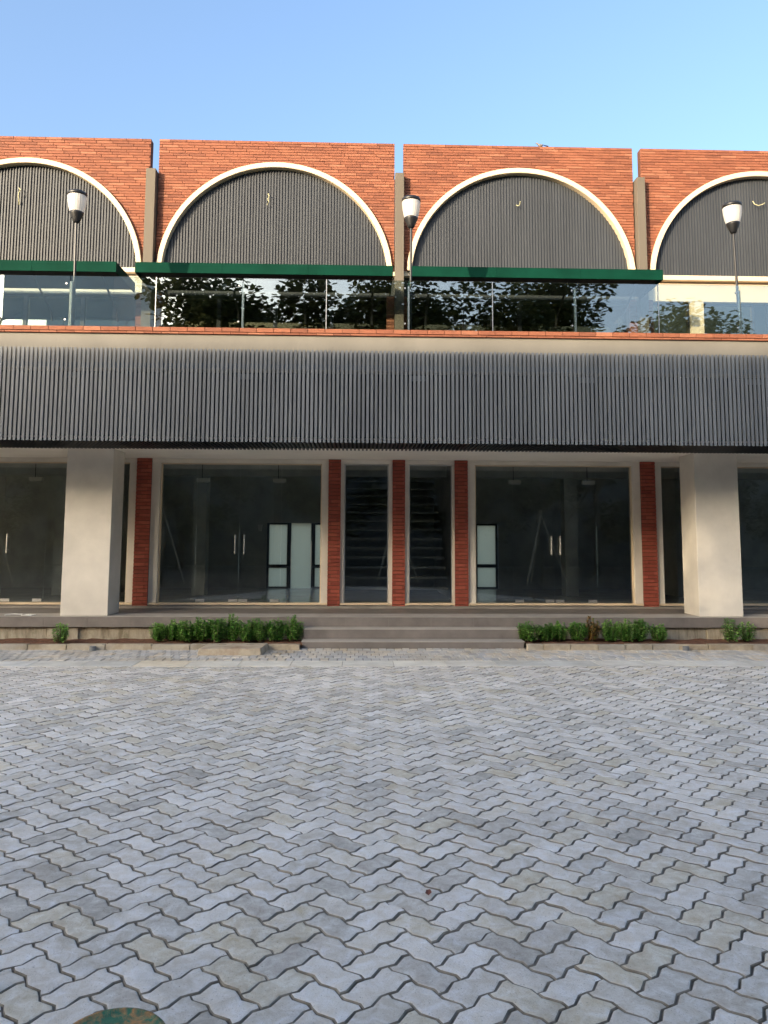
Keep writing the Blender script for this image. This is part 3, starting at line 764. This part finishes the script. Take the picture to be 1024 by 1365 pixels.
# ------------------------------------------------------------------ shrubs
def shrub_proto(seed, hgt, wid, mat, nst):
    r = random.Random(seed); root = link('shrub', None, None, (0, 0, 0)); stm = MB(); lv = MB()
    for s_ in range(nst):
        a = r.uniform(0, 6.283); q = r.uniform(.02, 1)**.6*wid*.5; h = hgt*r.uniform(.62, 1.0)*(1-.25*(q/(wid*.5))**2)
        b0 = Vector((q*.25*math.cos(a), q*.25*math.sin(a), 0)); tip = Vector((q*math.cos(a), q*math.sin(a), h)); mid = (b0+tip)/2+Vector((q*.25*math.cos(a), q*.25*math.sin(a), 0))
        stm.tube([b0, mid, tip], [.004, .003, .0018], 5)
        nl = int(h/.014)
        for k in range(nl):
            f_ = (k+1)/nl
            if f_ < .15: continue
            p = b0.lerp(mid, f_*2) if f_ < .5 else mid.lerp(tip, f_*2-1)
            for side in (0, 1):
                an = k*1.57+side*math.pi+r.uniform(-.5, .5); L = r.uniform(.038, .068)*(1-.3*f_); W_ = L*.36
                up = r.uniform(-.1, .6)+(.6 if f_ > .9 else 0)
                d = Vector((math.cos(an), math.sin(an), up)).normalized(); sd_ = d.cross(Vector((0, 0, 1))).normalized(); nn_ = sd_.cross(d)
                e_ = p+d*L+Vector((0, 0, -L*.25)); m1 = p+d*L*.5
                tt = r.uniform(.01, .75) if f_ < .85 else r.uniform(.5, .99)
                lv.poly([p, m1+sd_*W_+nn_*.004, e_, m1-sd_*W_+nn_*.004, m1-nn_*.002], [(0, 1, 4), (1, 2, 4), (2, 3, 4), (3, 0, 4)], tt)
    stm.build('stem', M['bark'], root); tag(lv.build('foliage', mat, root), kind='stuff')
    return root
protos = [shrub_proto(200+i, .36, .31, M['shrub_leaf'], 40) for i in range(4)]
red = shrub_proto(300, .36, .26, M['shrub_leaf_red'], 20); thin = shrub_proto(301, .28, .25, M['shrub_leaf'], 16)
used = set()
def put(proto, x, y, sc, label, group):
    o = proto if proto.name not in used else copy_tree(proto)
    used.add(proto.name)
    o.location = (x, y, .052); o.rotation_euler = (0, 0, U(0, 6.28)); o.scale = (sc[0], sc[0], sc[1]); tag(o, label, 'shrub', group)
ordn = ['first', 'second', 'third', 'fourth', 'fifth', 'sixth', 'seventh', 'eighth', 'ninth', 'tenth']
gl_, gr_ = 'green shrubs in the bed left of the steps', 'green shrubs in the bed right of the steps'
for i in range(10):
    x = -2.76+i*.205+U(-.02, .02)
    if i == 9: x = -.92
    lab = f'{ordn[i]} green shrub from the left in the hedge left of the steps' if i < 9 else 'green shrub touching the left end of the steps'
    put(protos[(i*7) % 4], x, 10.74+U(-.05, .05), (U(.78, 1.05), U(.72, 1.12)), lab, gl_)
for i in range(9):
    x = 2.33+i*.225+U(-.025, .025)
    lab = f'{ordn[i]} green shrub from the left in the hedge right of the steps' if i else 'green shrub touching the right end of the steps'
    if i == 4: put(red, x, 10.76, (.95, 1), 'shrub with reddish young leaves in the hedge right of the steps', gr_)
    else: put(protos[(i*5+1) % 4], x, 10.74+U(-.05, .05), (U(.8, 1.12), U(.72, 1.12)), lab, gr_)
put(thin, -4.0, 10.6, (1, 1), 'lone small shrub in front of the left cream column', 'young shrubs growing singly')
put(thin, 5.13, 10.68, (1.0, 1.25), 'bushier small shrub in front of the right cream column', 'young shrubs growing singly')
put(thin, 5.40, 10.78, (1.0, 1.05), 'sparse small shrub right of the bushier one before the right column', 'young shrubs growing singly')

# ------------------------------------------------------------------ small things on the ground
cv = MB().poly([(-2.03, 9.86, .0), (-1.24, 9.86, .0), (-1.20, 10.34, .0), (-1.98, 10.34, .0), (-2.02, 9.87, .085), (-1.25, 9.87, .088), (-1.21, 10.33, .095), (-1.97, 10.33, .09)],
               [(0, 3, 2, 1), (4, 5, 6, 7), (0, 1, 5, 4), (1, 2, 6, 5), (2, 3, 7, 6), (3, 0, 4, 7)])
cvo = cv.build('drain_cover', M['cover'], None, (-1.6, 10.1, 0), .006); tag(cvo, 'flat rectangular concrete cover slab lying in front of the left hedge', 'drain cover')
for x in (-1.78, -1.42): bx('lifting_slot', M['sand'], cvo, x-.05, x+.05, 10.2, 10.225, .0905, .0935)
def cap(x, y, label):
    m_ = MB(); m_.smooth = False
    m_.lathe((x, y, 0), [(.042, -.02), (.042, .055), (.038, .06), (.02, .061)], 20)
    tag(m_.build('pipe_cap', plain('grey_pvc', (.16, .17, .18), .5), None, (x, y, 0), 0), label, 'pipe cap', 'grey pipe stubs by the kerb')
cap(-3.47, 10.29, 'short grey pipe stub by the kerb below the left cream column')
cap(4.33, 10.29, 'short grey pipe stub by the kerb near the right hedge end')
pts = []
for k in range(26):
    s_ = k/25; pts.append((-5.0+.42*s_+.03*math.sin(6*s_), 11.13+.10*math.sin(s_*5.2)+.02*math.sin(s_*17), .376+.006*abs(math.sin(s_*9))))
pts += [(-4.56+.03*k*-1, 11.2-.02*math.sin(k), .376) for k in range(1, 7)]
tag(MB().tube(pts, .0065, 6).build('cable', M['cable'], None, (-4.8, 11.15, .37)), 'thin white cable lying loose on the terrace edge beside the left column', 'cable')
rl = random.Random(4); lf = MB()
lf.poly([(0, -.022, .004), (.014, -.008, .010), (.010, .014, .013), (0, .026, .006), (-.007, .01, .012), (-.013, -.009, .007), (0, 0, .004)], [(0, 1, 6), (1, 2, 6), (2, 3, 6), (3, 4, 6), (4, 5, 6), (5, 0, 6)])
lf.v = [(a+.287, b_+3.307, c_+.004) for a, b_, c_ in lf.v]
tag(lf.build('fallen_leaf', M['leaf_dead'], None, (.287, 3.307, 0)), 'small curled brown leaf lying on the grey pavers', 'leaf')
BC = (-.545, 1.83)
bo = MB(); bo.smooth = True
bo.lathe((BC[0], BC[1], 0), [(.112, -.01), (.112, .30), (.113, .318), (.124, .322), (.127, .332), (.124, .343), (.118, .349), (.110, .350), (.106, .346), (.06, .349), (.012, .351)], 48)
tag(bo.build('bollard', M['bollard'], None, (BC[0], BC[1], 0)), 'top of a green painted rusty drum-shaped bollard at the bottom edge', 'bollard')

# ------------------------------------------------------------------ what stands behind the camera (reflected in the glass, shading the plaza)
def leaf_cloud(mb, c, rad, n, L, r, droop=.3):
    for _ in range(n):
        d = Vector((r.gauss(0, 1), r.gauss(0, 1), r.gauss(0, .8))).normalized()*rad*r.uniform(.25, 1)**.5
        p = Vector(c)+d; a = r.uniform(0, 6.283); dr = Vector((math.cos(a), math.sin(a), r.uniform(-.9, .3))).normalized()
        s_ = dr.cross(Vector((0, 0, 1))).normalized(); l = L*r.uniform(.6, 1.15); w_ = l*.33
        mb.poly([p, p+dr*l*.35+s_*w_, p+dr*l*.75+s_*w_*.8, p+dr*l, p+dr*l*.75-s_*w_*.8, p+dr*l*.35-s_*w_], [(0, 1, 2, 3), (0, 3, 4, 5)], r.uniform(.01, .99))
def tree(x, y, h, crown_r, nb, leaves, L, seed, label, group, zlow=.5, trunk=.16):
    r = random.Random(seed); T = thing('broadleaf_tree', label, 'tree', (x, y, 0), group)
    tr = MB(); lv = MB(); top = Vector((x+r.uniform(-.3, .3), y, h*.72))
    tr.tube([(x, y, -.1), (x+.05, y, h*.25), (top.x, top.y, h*.5), top], [trunk, trunk*.75, trunk*.55, trunk*.3], 10)
    for b_ in range(nb):
        f_ = r.uniform(.3, .72); st_ = Vector((x, y, h*f_)); a = 6.283*b_/nb*2.6+r.uniform(-.4, .4); q = crown_r*r.uniform(.45, 1)
        e_ = Vector((x+q*math.cos(a), y+q*math.sin(a)*.8, h*r.uniform(zlow, .97)))
        m_ = st_.lerp(e_, .5)+Vector((0, 0, r.uniform(-.1, .5)))
        tr.tube([st_, m_, e_], [trunk*.32, trunk*.2, trunk*.07], 6)
        leaf_cloud(lv, e_, crown_r*.24, leaves//nb, L, r)
        leaf_cloud(lv, m_.lerp(e_, .5), crown_r*.2, leaves//nb//2, L, r)
    tr.build('trunk', M['bark'], T); tag(lv.build('crown', M['tree_leaf'], T), kind='stuff'); return T
gt = 'trees on the far side of the plaza'
tree(-3.4, -6.0, 10.2, 3.9, 50, 19000, .25, 11, 'broad-leaved tree mirrored in the glass railing under the left awning', gt)
tree(3.6, -6.5, 10.3, 4.6, 58, 24000, .24, 12, 'broad-leaved tree mirrored in the glass railing under the right awning', gt)
tree(10.0, -7.5, 10.2, 3.8, 40, 14000, .22, 13, 'tree mirrored in the windows right of the awnings', gt)
tree(-18.6, -15.4, 11.2, 3.0, 18, 2600, .3, 39, 'unseen thin-crowned tree added to dapple the sun passing the upper gap across the plaza', gt, .6, .2)  # added for its thin crown, which breaks up sun passing the gap
for k in range(9):
    if k == 1: continue
    tree(-27+k*6.2+U(-1, 1), -13.2+U(-1, 1), 6.0+U(-.5, 1.0), 3.3, 16, 3000, .34, 40+k, f'{ordn[k]} leafy tree from the left end of the row across the plaza', gt, .3, .2)
def staked(x, y, seed, label):
    T = tree(x, y, 4.3, .9, 7, 260, .2, seed, label, 'young staked trees on the plaza', .6, .05)
    for a in (0.3, 2.4, 4.5):
        MB().tube([(x+.85*math.cos(a), y+.85*math.sin(a), 0), (x-.06*math.cos(a), y-.06*math.sin(a), 2.5)], .028, 7).build('prop_pole', M['bamboo'], T)
for i, (x, y) in enumerate(((-6.5, -.6), (-12, -.6), (1.2, -2.2), (6.2, -1.4))):
    staked(x, y, 70+i, ['young tree with three bamboo props mirrored in the left shopfront', 'young propped tree mirrored at the left edge', 'young propped tree mirrored in the narrow middle window', 'young propped tree mirrored in the right shopfront'][i])
O = thing('shop_building', 'plain unseen building across the plaza behind the photographer, shaped to shade the lower facade', 'building', (0, -20, 0))
H_ = 12.35  # roof edge height and wall span shaped to shade the lower facade
bx('wall', M['far_wall'], O, -42, -12, -26, -18, 0, 7.3)
bx('wall', M['far_wall'], O, -42, -24.6, -19.4, -18, 7.3, H_-.5); bx('wall', M['glow_block_wall'], O, -17.8, -12.4, -27, -17.9, 7.3, 16.4)  # tall block added unseen to keep sun glow out of the railing glass
for x in (-23, -18.6): bx('column', M['far_wall'], O, x-.18, x+.18, -18.6, -18, 9.15, 11.0)
bx('roof', M['far_roof'], O, -42.5, -17.9, -19.6, -17.6, H_-.5, H_)
for x0, x1 in ((-70, -42.6), (-11.4, 45)):  # low wings added to darken what the shop glass mirrors
    bx('wall', M['far_wall'], O, x0, x1, -26, -18.5, 0, 6.6); bx('roof', M['far_roof'], O, x0-.3, x1, -26.3, -18.2, 6.6, 6.9)
bx('lintel', M['far_wall'], O, -24.6, -18, -19.4, -18, 11.0, H_-.5); bx('sun_gap_sill', M['far_wall'], O, -24.6, -18, -19.4, -18, 7.3, 9.15)  # invented gallery gap, shaped to let sun reach the right column
for fz in (1.0, 4.3, 7.8):
    for k in range(7):
        x = -39.6+k*3.9
        if fz > 7 and -27 < x < -14: continue
        wo = bx('window', M['dark_metal'], O, x-.95, x+.95, -18.0, -17.93, fz, fz+2)
        bx('pane', M['upper_glass'], wo, x-.88, x+.88, -17.925, -17.915, fz+.07, fz+1.93)
